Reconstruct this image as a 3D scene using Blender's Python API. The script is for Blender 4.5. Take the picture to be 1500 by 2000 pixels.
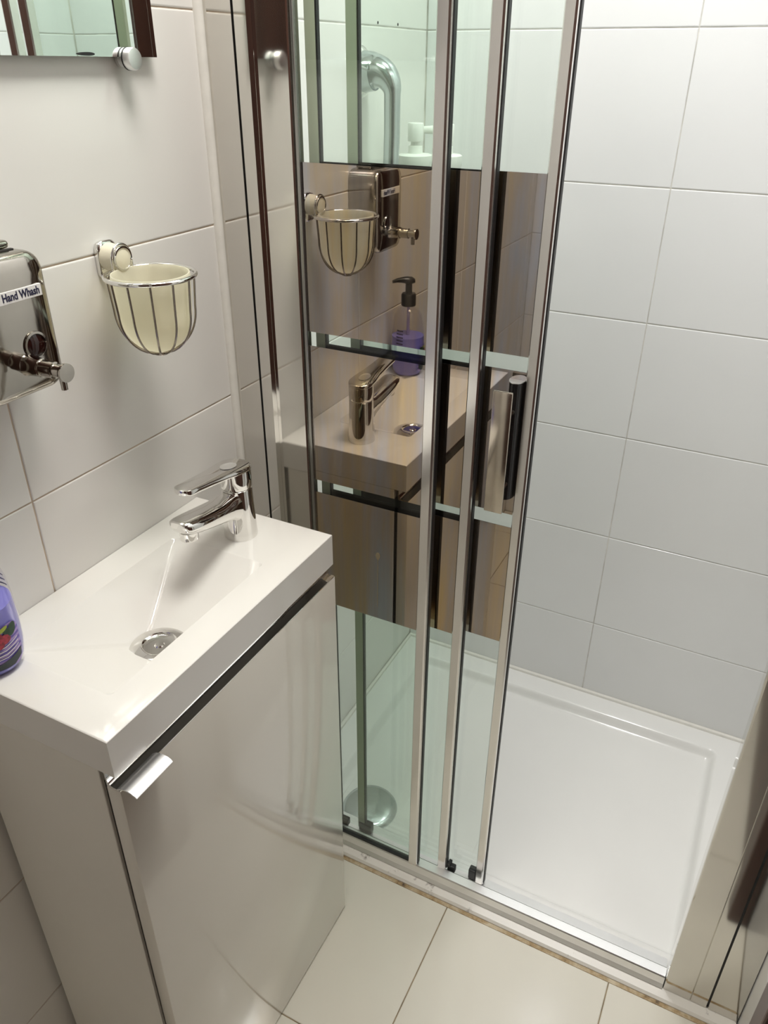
import bpy, bmesh, math, random
from mathutils import Vector, Matrix
random.seed(7)
S = bpy.context.scene
for o in list(bpy.data.objects):
    bpy.data.objects.remove(o)
COL = S.collection

# ------------------------------------------------------------------ camera
cd = bpy.data.cameras.new('camera')
cam = bpy.data.objects.new('camera', cd)
COL.objects.link(cam)
cam.location = (0.66629, -0.78541, 1.31608)
cam.rotation_euler = (1.04711, -0.00587, 0.47070)
cd.sensor_fit = 'HORIZONTAL'
cd.sensor_width = 36.0
cd.lens = 1516.5 / 1500.0 * 36.0
cd.clip_start = 0.02
S.camera = cam

# ------------------------------------------------------------------ world, lights, exposure
w = bpy.data.worlds.new('world'); S.world = w
w.use_nodes = True
w.node_tree.nodes['Background'].inputs[0].default_value = (0.9, 0.93, 1.0, 1)
w.node_tree.nodes['Background'].inputs[1].default_value = 0.05
S.view_settings.view_transform = 'Standard'
S.view_settings.look = 'None'
S.view_settings.gamma = 1.0
S.view_settings.use_curve_mapping = False
S.view_settings.exposure = 0.0
S.cycles.max_bounces = 16
S.cycles.diffuse_bounces = 8
S.cycles.glossy_bounces = 8
S.cycles.transparent_max_bounces = 32

def area(name, loc, size, power, col):
    l = bpy.data.lights.new(name, 'AREA')
    l.shape = 'DISK'; l.size = size; l.energy = power; l.color = col
    o = bpy.data.objects.new(name, l); COL.objects.link(o)
    o.location = loc
    return o
area('room_lamp_light', (0.40, -0.20, 2.145), 0.40, 9.9, (1.0, 0.968, 0.915))
area('shower_lamp_light', (0.47, 0.33, 2.15), 0.18, 7.7, (0.965, 0.98, 1.0))

# ------------------------------------------------------------------ materials
def nt(name):
    m = bpy.data.materials.new(name); m.use_nodes = True
    t = m.node_tree
    return m, t, t.nodes['Principled BSDF']

def plain(name, col, rough=0.4, metal=0.0, coat=0.0, spec=0.5, noise=0.0, nscale=8.0, bump=0.0, bscale=40.0):
    m, t, p = nt(name)
    p.inputs['Base Color'].default_value = (*col, 1)
    p.inputs['Roughness'].default_value = rough
    p.inputs['Metallic'].default_value = metal
    p.inputs['Coat Weight'].default_value = coat
    p.inputs['Coat Roughness'].default_value = 0.04
    p.inputs['Specular IOR Level'].default_value = spec
    geo = t.nodes.new('ShaderNodeNewGeometry')
    if noise:
        n = t.nodes.new('ShaderNodeTexNoise'); n.inputs['Scale'].default_value = nscale; n.inputs['Detail'].default_value = 4
        t.links.new(geo.outputs['Position'], n.inputs['Vector'])
        r = t.nodes.new('ShaderNodeValToRGB')
        r.color_ramp.elements[0].position = 0.3; r.color_ramp.elements[1].position = 0.7
        r.color_ramp.elements[0].color = (*[c * (1 - noise) for c in col], 1)
        r.color_ramp.elements[1].color = (*[min(1, c * (1 + noise * .5)) for c in col], 1)
        t.links.new(n.outputs['Fac'], r.inputs['Fac'])
        t.links.new(r.outputs['Color'], p.inputs['Base Color'])
    if bump:
        n2 = t.nodes.new('ShaderNodeTexNoise'); n2.inputs['Scale'].default_value = bscale; n2.inputs['Detail'].default_value = 3
        t.links.new(geo.outputs['Position'], n2.inputs['Vector'])
        b = t.nodes.new('ShaderNodeBump'); b.inputs['Strength'].default_value = bump; b.inputs['Distance'].default_value = 0.002
        t.links.new(n2.outputs['Fac'], b.inputs['Height'])
        t.links.new(b.outputs['Normal'], p.inputs['Normal'])
    return m

M = {}
M['tile'] = plain('wall_tile_glaze', (0.80, 0.785, 0.755), 0.16, noise=0.02, nscale=5, bump=0.10, bscale=9)
M['tile_shower'] = plain('shower_tile_glaze', (0.79, 0.795, 0.795), 0.18, noise=0.02, nscale=5, bump=0.10, bscale=9)
M['floor_tile'] = plain('floor_tile_glaze', (0.76, 0.73, 0.64), 0.13, noise=0.035, nscale=4, bump=0.05, bscale=10)
M['grout_brown'] = plain('brown_grout', (0.60, 0.49, 0.38), 0.9, noise=0.3, nscale=30)
M['grout_grey'] = plain('grey_grout', (0.68, 0.66, 0.61), 0.9, noise=0.3, nscale=25)
M['grout_floor'] = plain('floor_grout', (0.30, 0.23, 0.14), 0.9, noise=0.4, nscale=40)
M['ceiling'] = plain('white_paint', (0.82, 0.80, 0.77), 0.8, noise=0.02)
M['silicone'] = plain('white_silicone', (0.80, 0.78, 0.73), 0.35, noise=0.05, nscale=60)
M['acrylic'] = plain('tray_acrylic', (0.84, 0.835, 0.815), 0.16, coat=0.3, noise=0.015, nscale=6)
M['basin'] = plain('basin_resin', (0.84, 0.82, 0.78), 0.14, coat=0.3, noise=0.012, nscale=6)
M['lacquer'] = plain('gloss_lacquer', (0.77, 0.735, 0.655), 0.25, coat=1.0, noise=0.012, nscale=5)
M['melamine'] = plain('matt_melamine', (0.84, 0.81, 0.74), 0.40, noise=0.02, nscale=6)
M['chrome'] = plain('polished_chrome', (0.80, 0.79, 0.77), 0.05, 1.0, noise=0.02, nscale=14)
M['chrome_frame'] = plain('polished_frame_metal', (0.70, 0.68, 0.64), 0.07, 1.0, noise=0.04, nscale=9)
M['chrome_stile'] = plain('bright_stile_metal', (0.86, 0.85, 0.83), 0.20, 1.0, noise=0.03, nscale=18)
M['alu'] = plain('silver_aluminium', (0.90, 0.90, 0.90), 0.38, 1.0, noise=0.03, nscale=20)
M['brushed'] = plain('brushed_brown_reflection', (0.60, 0.54, 0.46), 0.16, 1.0, noise=0.12, nscale=40)  # brownish reflection put into the colour of the brushed chrome bar
M['steel'] = plain('polished_steel', (0.46, 0.43, 0.385), 0.09, 1.0, noise=0.12, nscale=22)
M['satin'] = plain('grey_satin_chrome', (0.56, 0.60, 0.61), 0.14, 1.0, noise=0.05, nscale=30)
M['rib'] = plain('dark_reflection_wire', (0.33, 0.29, 0.26), 0.22, 1.0)  # chrome wire; its dark brown reflections are put into the colour
M['darkmetal'] = plain('reflection_shade_metal', (0.34, 0.34, 0.32), 0.22, 0.9)  # dark reflection on the edge chrome and rail gap shade, as colour
M['handlecore'] = plain('dark_reflection_core', (0.015, 0.014, 0.014), 0.18)  # chrome half-round; the dark it reflects is painted in as near-black
M['black'] = plain('black_rubber', (0.012, 0.012, 0.013), 0.5)
M['black_back'] = plain('black_mirror_backing', (0.006, 0.006, 0.007), 0.6, spec=0.1)
M['strip'] = plain('grey_green_seal', (0.60, 0.62, 0.49), 0.35, noise=0.05)
M['cream'] = plain('cream_plastic', (0.78, 0.73, 0.58), 0.35, noise=0.02)
M['whiteplastic'] = plain('white_plastic', (0.84, 0.84, 0.80), 0.35, noise=0.01)
M['paper'] = plain('label_paper', (0.84, 0.82, 0.80), 0.5)
M['ink'] = plain('navy_ink', (0.02, 0.02, 0.06), 0.5)
M['darkgap'] = plain('dark_recess', (0.02, 0.018, 0.016), 0.7)
M['pumpblack'] = plain('black_pump_plastic', (0.012, 0.012, 0.014), 0.3)
M['lamp_body'] = plain('lamp_housing', (0.8, 0.8, 0.78), 0.4)
M['berry'] = plain('raspberry_print', (0.42, 0.02, 0.05), 0.4, noise=0.7, nscale=300)
M['leaf'] = plain('leaf_print', (0.015, 0.06, 0.03), 0.4, noise=0.5, nscale=200)
M['yellowgreen'] = plain('lime_print', (0.35, 0.42, 0.05), 0.4)
M['labeldark'] = plain('dark_green_print', (0.012, 0.025, 0.03), 0.4)
M['drip'] = plain('dried_drip', (0.36, 0.30, 0.20), 0.5)

def purple_label():
    m, t, p = nt('purple_swirl_print')
    geo = t.nodes.new('ShaderNodeNewGeometry')
    wv = t.nodes.new('ShaderNodeTexWave'); wv.inputs['Scale'].default_value = 45; wv.inputs['Distortion'].default_value = 5
    wv.bands_direction = 'Z'
    r = t.nodes.new('ShaderNodeValToRGB')
    r.color_ramp.elements[0].color = (0.10, 0.07, 0.38, 1); r.color_ramp.elements[1].color = (0.42, 0.30, 0.62, 1)
    t.links.new(geo.outputs['Position'], wv.inputs['Vector']); t.links.new(wv.outputs['Fac'], r.inputs['Fac'])
    t.links.new(r.outputs['Color'], p.inputs['Base Color']); p.inputs['Roughness'].default_value = 0.4
    return m
M['purplelabel'] = purple_label()

def liquid():
    m, t, p = nt('lavender_liquid_soap')
    p.inputs['Base Color'].default_value = (0.23, 0.22, 0.66, 1)
    p.inputs['Roughness'].default_value = 0.25
    p.inputs['Subsurface Weight'].default_value = 0.0
    return m
M['liquid'] = liquid()

def clear(name, tint, refl=1.0):
    m = bpy.data.materials.new(name); m.use_nodes = True
    t = m.node_tree; t.nodes.clear()
    out = t.nodes.new('ShaderNodeOutputMaterial')
    tr = t.nodes.new('ShaderNodeBsdfTransparent'); tr.inputs[0].default_value = (*tint, 1)
    gl = t.nodes.new('ShaderNodeBsdfGlossy'); gl.inputs['Roughness'].default_value = 0.02
    gl.inputs[0].default_value = (refl, refl, refl, 1)
    fr = t.nodes.new('ShaderNodeFresnel')
    g = t.nodes.new('ShaderNodeNewGeometry')                 # rays pass straight through the slab: same reflectance on both faces
    ir = t.nodes.new('ShaderNodeMapRange'); ir.inputs['To Min'].default_value = 1.45; ir.inputs['To Max'].default_value = 1 / 1.45
    t.links.new(g.outputs['Backfacing'], ir.inputs['Value']); t.links.new(ir.outputs[0], fr.inputs[0])
    mx = t.nodes.new('ShaderNodeMixShader')
    t.links.new(fr.outputs[0], mx.inputs[0]); t.links.new(tr.outputs[0], mx.inputs[1]); t.links.new(gl.outputs[0], mx.inputs[2])
    t.links.new(mx.outputs[0], out.inputs[0])
    return m
M['glass'] = clear('green_tinted_glass', (0.952, 0.982, 0.961))
M['bottleclear'] = clear('clear_lilac_bottle', (0.93, 0.925, 0.95))

def bronze_mirror():
    m, t, p = nt('bronze_mirror_with_soap_film')
    geo = t.nodes.new('ShaderNodeNewGeometry')
    mp = t.nodes.new('ShaderNodeMapping'); mp.inputs['Scale'].default_value = (19, 19, 1.5)
    t.links.new(geo.outputs['Position'], mp.inputs['Vector'])
    n = t.nodes.new('ShaderNodeTexNoise'); n.inputs['Scale'].default_value = 1.0; n.inputs['Detail'].default_value = 6
    n.inputs['Roughness'].default_value = 0.62; n.inputs['Distortion'].default_value = 0.5
    t.links.new(mp.outputs[0], n.inputs['Vector'])
    r = t.nodes.new('ShaderNodeValToRGB')
    e = r.color_ramp.elements
    e[0].position = 0.33; e[0].color = (0.42, 0.43, 0.49, 1)
    e[1].position = 0.66; e[1].color = (0.56, 0.42, 0.235, 1)
    e2 = e.new(0.5); e2.color = (0.47, 0.395, 0.325, 1)
    t.links.new(n.outputs['Fac'], r.inputs['Fac'])
    t.links.new(r.outputs['Color'], p.inputs['Base Color'])
    p.inputs['Metallic'].default_value = 1.0
    p.inputs['Roughness'].default_value = 0.015
    # soap film: thin vertical streaks of diffuse residue
    mp2 = t.nodes.new('ShaderNodeMapping'); mp2.inputs['Scale'].default_value = (90, 90, 2.2); mp2.inputs['Location'].default_value = (3, 1, 0)
    t.links.new(geo.outputs['Position'], mp2.inputs['Vector'])
    n2 = t.nodes.new('ShaderNodeTexNoise'); n2.inputs['Scale'].default_value = 1.0; n2.inputs['Detail'].default_value = 5
    t.links.new(mp2.outputs[0], n2.inputs['Vector'])
    mr = t.nodes.new('ShaderNodeMapRange'); mr.inputs['From Min'].default_value = 0.42; mr.inputs['From Max'].default_value = 0.8
    mr.inputs['To Min'].default_value = 0.004; mr.inputs['To Max'].default_value = 0.12
    t.links.new(n2.outputs['Fac'], mr.inputs['Value'])
    d = t.nodes.new('ShaderNodeBsdfDiffuse'); d.inputs[0].default_value = (0.55, 0.47, 0.36, 1)
    mx = t.nodes.new('ShaderNodeMixShader')
    out = t.nodes['Material Output']
    t.links.new(mr.outputs[0], mx.inputs[0]); t.links.new(p.outputs[0], mx.inputs[1]); t.links.new(d.outputs[0], mx.inputs[2])
    t.links.new(mx.outputs[0], out.inputs[0])
    return m
M['bronze'] = bronze_mirror()
M['mirror'] = plain('silvered_mirror', (0.86, 0.89, 0.87), 0.012, 1.0)

def wood():
    m, t, p = nt('brown_wood_veneer')
    geo = t.nodes.new('ShaderNodeNewGeometry')
    mp = t.nodes.new('ShaderNodeMapping'); mp.inputs['Scale'].default_value = (18, 18, 1.1)
    n = t.nodes.new('ShaderNodeTexNoise'); n.inputs['Scale'].default_value = 1.6; n.inputs['Detail'].default_value = 7
    r = t.nodes.new('ShaderNodeValToRGB')
    r.color_ramp.elements[0].position = 0.3; r.color_ramp.elements[0].color = (0.030, 0.012, 0.009, 1)
    r.color_ramp.elements[1].position = 0.75; r.color_ramp.elements[1].color = (0.110, 0.046, 0.032, 1)
    t.links.new(geo.outputs['Position'], mp.inputs['Vector']); t.links.new(mp.outputs[0], n.inputs['Vector'])
    t.links.new(n.outputs['Fac'], r.inputs['Fac']); t.links.new(r.outputs['Color'], p.inputs['Base Color'])
    p.inputs['Roughness'].default_value = 0.38
    return m
M['wood'] = wood()

def mould_silicone():
    m, t, p = nt('stained_silicone')
    geo = t.nodes.new('ShaderNodeNewGeometry')
    n = t.nodes.new('ShaderNodeTexNoise'); n.inputs['Scale'].default_value = 22; n.inputs['Detail'].default_value = 8; n.inputs['Roughness'].default_value = 0.75
    t.links.new(geo.outputs['Position'], n.inputs['Vector'])
    r = t.nodes.new('ShaderNodeValToRGB')
    r.color_ramp.elements[0].position = 0.30; r.color_ramp.elements[0].color = (0.10, 0.07, 0.05, 1)
    r.color_ramp.elements[1].position = 0.42; r.color_ramp.elements[1].color = (0.78, 0.75, 0.69, 1)
    t.links.new(n.outputs['Fac'], r.inputs['Fac']); t.links.new(r.outputs['Color'], p.inputs['Base Color'])
    p.inputs['Roughness'].default_value = 0.35
    return m
M['silicone_dirty'] = mould_silicone()

def stained_line():
    m, t, p = nt('ochre_stained_joint')
    geo = t.nodes.new('ShaderNodeNewGeometry')
    n = t.nodes.new('ShaderNodeTexNoise'); n.inputs['Scale'].default_value = 26; n.inputs['Detail'].default_value = 8; n.inputs['Roughness'].default_value = 0.7
    t.links.new(geo.outputs['Position'], n.inputs['Vector'])
    r = t.nodes.new('ShaderNodeValToRGB')
    e = r.color_ramp.elements
    e[0].position = 0.34; e[0].color = (0.06, 0.04, 0.03, 1)
    e[1].position = 0.62; e[1].color = (0.62, 0.53, 0.38, 1)
    k = e.new(0.45); k.color = (0.40, 0.28, 0.14, 1)
    t.links.new(n.outputs['Fac'], r.inputs['Fac']); t.links.new(r.outputs['Color'], p.inputs['Base Color'])
    p.inputs['Roughness'].default_value = 0.7
    return m
M['stain'] = stained_line()

def emit(name, col, s):
    m, t, p = nt(name)
    p.inputs['Base Color'].default_value = (*col, 1)
    p.inputs['Emission Color'].default_value = (*col, 1)
    p.inputs['Emission Strength'].default_value = s
    return m
M['diffuser'] = emit('lamp_diffuser', (1.0, 0.95, 0.88), 4.0)

# ------------------------------------------------------------------ helpers
WL = {}                                    # world location of every object built

def thing(name, label, cat, loc=(0, 0, 0), group=None):
    o = bpy.data.objects.new(name, None); COL.objects.link(o)
    o.empty_display_size = 0.03
    o.location = loc; WL[o] = Vector(loc)
    o['label'] = label; o['category'] = cat
    if group: o['group'] = group
    return o

def tag(o, label, cat, group=None):
    o['label'] = label; o['category'] = cat
    if group: o['group'] = group
    return o

def obj(name, bm, mats, parent=None, smooth=False, origin=None, angle=40):
    """link a bmesh written in world coordinates as one object"""
    if not isinstance(mats, (list, tuple)): mats = [mats]
    bmesh.ops.recalc_face_normals(bm, faces=bm.faces)
    base = WL[parent] if parent is not None else (Vector(origin) if origin is not None else Vector((0, 0, 0)))
    for v in bm.verts: v.co -= base
    me = bpy.data.meshes.new(name)
    bm.to_mesh(me); bm.free()
    for m in mats: me.materials.append(m)
    if smooth:
        for p in me.polygons: p.use_smooth = True
        me.set_sharp_from_angle(angle=math.radians(angle))
    o = bpy.data.objects.new(name, me); COL.objects.link(o)
    if parent is not None: o.parent = parent
    else: o.location = base
    WL[o] = base.copy()
    return o

def struct(name, bm, mats, smooth=False, origin=None):
    o = obj(name, bm, mats, None, smooth, origin); o['kind'] = 'structure'
    return o

def add_box(bm, x0, x1, y0, y1, z0, z1, bev=0.0, seg=2, mi=0):
    r = bmesh.ops.create_cube(bm, size=1.0)
    vs = r['verts']
    for v in vs:
        v.co = Vector((x0 if v.co.x < 0 else x1, y0 if v.co.y < 0 else y1, z0 if v.co.z < 0 else z1))
    fs = set(f for v in vs for f in v.link_faces)
    for f in fs: f.material_index = mi
    if bev:
        es = list(set(e for v in vs for e in v.link_edges))
        bmesh.ops.bevel(bm, geom=es, offset=bev, segments=seg, affect='EDGES', profile=0.5)
    return bm

def box(*a, **k): return add_box(bmesh.new(), *a, **k)

def add_lathe(bm, prof, centre=(0, 0, 0), axis='z', n=40, cap=True, flip=1, sx=1.0, sy=1.0):
    """prof: list of (radius, height) along the axis"""
    c = Vector(centre); rings = []
    for r, h in prof:
        ring = []
        for i in range(n):
            a = 2 * math.pi * i / n
            p, q = r * math.cos(a) * sx, r * math.sin(a) * sy
            if axis == 'z': v = Vector((p, q, h))
            elif axis == 'x': v = Vector((h * flip, p, q))
            else: v = Vector((p, h * flip, q))
            ring.append(bm.verts.new(c + v))
        rings.append(ring)
    for a, b in zip(rings, rings[1:]):
        for i in range(n):
            bm.faces.new((a[i], a[(i + 1) % n], b[(i + 1) % n], b[i]))
    if cap:
        for ring in (rings[0], rings[-1]):
            try: bm.faces.new(ring)
            except ValueError: pass
    return bm

def lathe(*a, **k): return add_lathe(bmesh.new(), *a, **k)

def add_tube(bm, pts, r, n=10, closed=False, cap=True):
    pts = [Vector(p) for p in pts]; m = len(pts)
    rr = r if isinstance(r, (list, tuple)) else [r] * m
    rings = []; up = None
    for i, p in enumerate(pts):
        if closed: t = pts[(i + 1) % m] - pts[i - 1]
        else: t = pts[min(i + 1, m - 1)] - pts[max(i - 1, 0)]
        t.normalize()
        if up is None:
            up = Vector((0, 0, 1)) if abs(t.z) < 0.9 else Vector((1, 0, 0))
        up = (up - t * up.dot(t)).normalized()
        s = t.cross(up)
        rings.append([bm.verts.new(p + (up * math.cos(2 * math.pi * k / n) + s * math.sin(2 * math.pi * k / n)) * rr[i]) for k in range(n)])
    pairs = list(zip(rings, rings[1:])) + ([(rings[-1], rings[0])] if closed else [])
    for a, b in pairs:
        best = 0
        if closed and a is rings[-1]:
            best = min(range(n), key=lambda s: sum((a[k].co - b[(k + s) % n].co).length for k in range(n)))
        for k in range(n):
            bm.faces.new((a[k], a[(k + 1) % n], b[(k + 1 + best) % n], b[(k + best) % n]))
    if cap and not closed:
        bm.faces.new(rings[0]); bm.faces.new(rings[-1])
    return bm

def tube(*a, **k): return add_tube(bmesh.new(), *a, **k)

def add_extrude(bm, prof, axis, a0, a1, mi=0):
    """prof: closed 2-D outline; axis x -> (y,z), y -> (x,z), z -> (x,y)"""
    def P(p, a):
        if axis == 'x': return Vector((a, p[0], p[1]))
        if axis == 'y': return Vector((p[0], a, p[1]))
        return Vector((p[0], p[1], a))
    A = [bm.verts.new(P(p, a0)) for p in prof]; B = [bm.verts.new(P(p, a1)) for p in prof]
    n = len(prof); fs = []
    for i in range(n): fs.append(bm.faces.new((A[i], A[(i + 1) % n], B[(i + 1) % n], B[i])))
    fs.append(bm.faces.new(A)); fs.append(bm.faces.new(B))
    for f in fs: f.material_index = mi
    return bm

def extrude(*a, **k): return add_extrude(bmesh.new(), *a, **k)

def split_sides(bm):
    big = [f for f in bm.faces if len(f.verts) > 4]
    bmesh.ops.split_edges(bm, edges=list(set(e for f in big for e in f.edges)))

def rrect(u0, u1, v0, v1, r, n=6):
    pts = []
    for cu, cv, a0 in ((u1 - r, v1 - r, 0), (u0 + r, v1 - r, 90), (u0 + r, v0 + r, 180), (u1 - r, v0 + r, 270)):
        for i in range(n + 1):
            a = math.radians(a0 + 90 * i / n)
            pts.append((cu + r * math.cos(a), cv + r * math.sin(a)))
    return pts

def loft(bm, loops, cap0=True, cap1=True):
    R = [[bm.verts.new(Vector(p)) for p in L] for L in loops]
    n = len(R[0])
    for a, b in zip(R, R[1:]):
        for i in range(n): bm.faces.new((a[i], a[(i + 1) % n], b[(i + 1) % n], b[i]))
    if cap0: bm.faces.new(R[0])
    if cap1: bm.faces.new(R[-1])
    return bm

# tiles: chamfered slabs that share mesh data when they have the same size
TILE_CACHE = {}
def tile(parent, plane, u0, u1, v0, v1, face, mat, t=0.006, name='tile', ch=0.0016):
    """plane '+x','-x','-y','+y','+z': direction the tile faces; u,v: in-plane spans; face: coordinate of the front"""
    wu, wv = u1 - u0, v1 - v0
    key = (plane, round(wu, 4), round(wv, 4), mat.name)
    if key not in TILE_CACHE:
        bm = bmesh.new()
        def P(u, v, d):                    # d: depth below the front
            s = -1 if plane[0] == '+' else 1
            if plane[1] == 'x': return Vector((s * d, u, v))
            if plane[1] == 'y': return Vector((u, s * d, v))
            return Vector((u, v, s * d))
        L = []
        for ins, d in ((0, t), (0, ch * .7), (ch * .35, ch * .2), (ch, 0)):
            L.append([bm.verts.new(P(u, v, d)) for u, v in ((ins, ins), (wu - ins, ins), (wu - ins, wv - ins), (ins, wv - ins))])
        for a, b in zip(L, L[1:]):
            for i in range(4): bm.faces.new((a[i], a[(i + 1) % 4], b[(i + 1) % 4], b[i]))
        bm.faces.new(L[-1])
        bmesh.ops.recalc_face_normals(bm, faces=bm.faces)
        # make the front face outwards
        me = bpy.data.meshes.new(name); f = bm.faces[:][-1]
        nrm = Vector({'x': (1, 0, 0), 'y': (0, 1, 0), 'z': (0, 0, 1)}[plane[1]]) * (1 if plane[0] == '+' else -1)
        if f.normal.dot(nrm) < 0: bmesh.ops.reverse_faces(bm, faces=bm.faces)
        bm.to_mesh(me); bm.free(); me.materials.append(mat)
        TILE_CACHE[key] = me
    o = bpy.data.objects.new(name, TILE_CACHE[key]); COL.objects.link(o)
    p = {'x': Vector((face, u0, v0)), 'y': Vector((u0, face, v0)), 'z': Vector((u0, v0, face))}[plane[1]]
    o.parent = parent; o.location = p - WL[parent]
    return o

# ------------------------------------------------------------------ room shell
XR, YB, YF, ZC = 0.872, 0.6915, -1.26, 2.2
T = 0.006
ZJ = [-0.0215 + 0.2315 * k for k in range(11)]          # horizontal tile joints
G = 0.0008                                              # half a grout joint

wlb = box(-0.10, -0.0012, YF - 0.1, 0.08, -0.06, ZC)
add_box(wlb, -0.10, -0.0012, 0.08, YB + 0.1, -0.06, ZC, mi=1)
wl = struct('wall_left', wlb, [M['grout_brown'], M['grout_grey']])
ye = [YF] + [-0.3052 - 0.4596 * k for k in (2, 1, 0)] + [0.1544, YB - 0.001]
ye = sorted(y for y in ye if y >= YF)
for a, b in zip(ye, ye[1:]):
    for z0, z1 in zip(ZJ, ZJ[1:]):
        z0 = max(z0, 0.0); z1 = min(z1, ZC)
        if z1 - z0 < 0.02 or b - a < 0.02: continue
        tile(wl, '+x', a + G, b - G, z0 + G, z1 - G, 0.0, M['tile'])

for yy in (0.502, 0.5738):
    obj('screw_hole', lathe([(0.0022, -0.001), (0.0022, 0.0003)], (0.0, yy, 1.3722), 'x', 12), M['darkgap'], wl)

wb = struct('wall_back', box(-0.10, XR + 0.1, YB + 0.0015, YB + 0.1, -0.06, ZC), M['grout_grey'])
for a, b in ((0.0, 0.4596), (0.4596, XR)):
    for z0, z1 in zip(ZJ, ZJ[1:]):
        z0 = max(z0, 0.0); z1 = min(z1, ZC)
        if z1 - z0 < 0.02: continue
        tile(wb, '-y', a + G, b - G, z0 + G, z1 - G, YB, M['tile_shower'])

wr = struct('wall_right', box(XR + 0.0015, XR + 0.1, YF - 0.1, YB + 0.1, -0.06, ZC), M['grout_grey'])
for a, b in ((-0.12, 0.2319), (0.2319, YB - 0.001)):
    for z0, z1 in zip(ZJ, ZJ[1:]):
        z0 = max(z0, 0.0); z1 = min(z1, ZC)
        if z1 - z0 < 0.02: continue
        tile(wr, '-x', a + G, b - G, z0 + G, z1 - G, XR, M['tile_shower'])

wf = struct('wall_front', box(-0.10, XR + 0.1, YF - 0.1, YF - 0.0015, -0.06, ZC), M['grout_grey'])
for a, b in ((0.0, 0.305),):
    for z0, z1 in zip(ZJ, ZJ[1:]):
        z0 = max(z0, 0.0); z1 = min(z1, ZC)
        if z1 - z0 < 0.02: continue
        tile(wf, '+y', a + G, b - G, z0 + G, z1 - G, YF, M['tile'])

struct('ceiling', box(-0.1, XR + 0.1, YF - 0.1, YB + 0.1, ZC, ZC + 0.05), M['ceiling'])

fl = struct('floor', box(-0.0, XR, YF, 0.036, -0.06, -0.0012), M['grout_floor'])
xs = [0.0, 0.0965, 0.3865, 0.6765, XR]
ys = [YF, -1.125, -0.835, -0.545, -0.255, 0.0335]
for a, b in zip(xs, xs[1:]):
    for c, d in zip(ys, ys[1:]):
        tile(fl, '+z', a + G, b - G, c + G, d - G, 0.0, M['floor_tile'])

# brown panel doors that close the room off at the right and behind the camera
def panel_door(name, x0, x1, y0, y1, face, plane):
    if plane == 'x':
        bm = box(face, XR, y0, y1, 0.005, 2.02, bev=0.002)
    else:
        bm = box(x0, x1, YF, face, 0.005, 2.02, bev=0.002)
    o = struct(name, bm, M['wood'])
    fr = bmesh.new()
    if plane == 'x':
        add_box(fr, face - 0.012, XR, y0 - 0.045, y0, 0.0, 2.07, bev=0.003)
        add_box(fr, face - 0.012, XR, y1, y1 + 0.045, 0.0, 2.07, bev=0.003)
        add_box(fr, face - 0.012, XR, y0, y1, 2.025, 2.07, bev=0.003)
    else:
        add_box(fr, x0 - 0.045, x0, YF, face + 0.012, 0.0, 2.07, bev=0.003)
        add_box(fr, x1, x1 + 0.03, YF, face + 0.012, 0.0, 2.07, bev=0.003)
        add_box(fr, x0, x1, YF, face + 0.012, 2.025, 2.07, bev=0.003)
    obj('door_frame', fr, M['wood'], o)
    hb = bmesh.new()
    if plane == 'x':
        add_lathe(hb, [(0.024, 0), (0.024, 0.006), (0.010, 0.008), (0.010, 0.035)], (face, y0 + 0.07, 1.0), 'x', 20, flip=-1)
        add_tube(hb, [(face - 0.032, y0 + 0.07, 1.0), (face - 0.032, y0 + 0.16, 1.0)], 0.009)
    else:
        add_lathe(hb, [(0.024, 0), (0.024, 0.006), (0.010, 0.008), (0.010, 0.035)], (x0 + 0.06, face, 1.0), 'y', 20)
        add_tube(hb, [(x0 + 0.06, face + 0.032, 1.0), (x0 + 0.16, face + 0.032, 1.0)], 0.009)
    obj('door_handle', hb, M['chrome'], o, smooth=True)
    return o
panel_door('door_1', 0, 0, -0.92, -0.17, XR - 0.022, 'x')
panel_door('door_2', 0.35, 0.84, 0, 0, YF + 0.022, 'y')

# silicone bead where wall and shower frame meet
struct('trim_1', tube([(0.001, 0.0535, 0.79 - 0.78), (0.001, 0.0535, 1.95)], 0.0068, n=14), M['silicone'], smooth=True)

# ceiling lamps
def ceiling_lamp(name, label, x, y, r):
    t = thing(name, label, 'lamp', (x, y, ZC), 'round ceiling lamps')
    obj('housing', lathe([(r + 0.012, 0.0), (r + 0.012, -0.020), (r + 0.002, -0.024)], (x, y, ZC), n=40), M['lamp_body'], t, smooth=True)
    obj('diffuser', lathe([(r, -0.022), (r * 0.97, -0.030), (r * 0.8, -0.036), (r * 0.4, -0.040), (0.002, -0.041)], (x, y, ZC), n=40), M['diffuser'], t, smooth=True)
    return t
ceiling_lamp('ceiling_lamp', 'larger round white ceiling lamp above the vanity unit', 0.40, -0.20, 0.21)
ceiling_lamp('ceiling_lamp', 'smaller round white ceiling lamp above the shower tray', 0.47, 0.33, 0.09)

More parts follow.
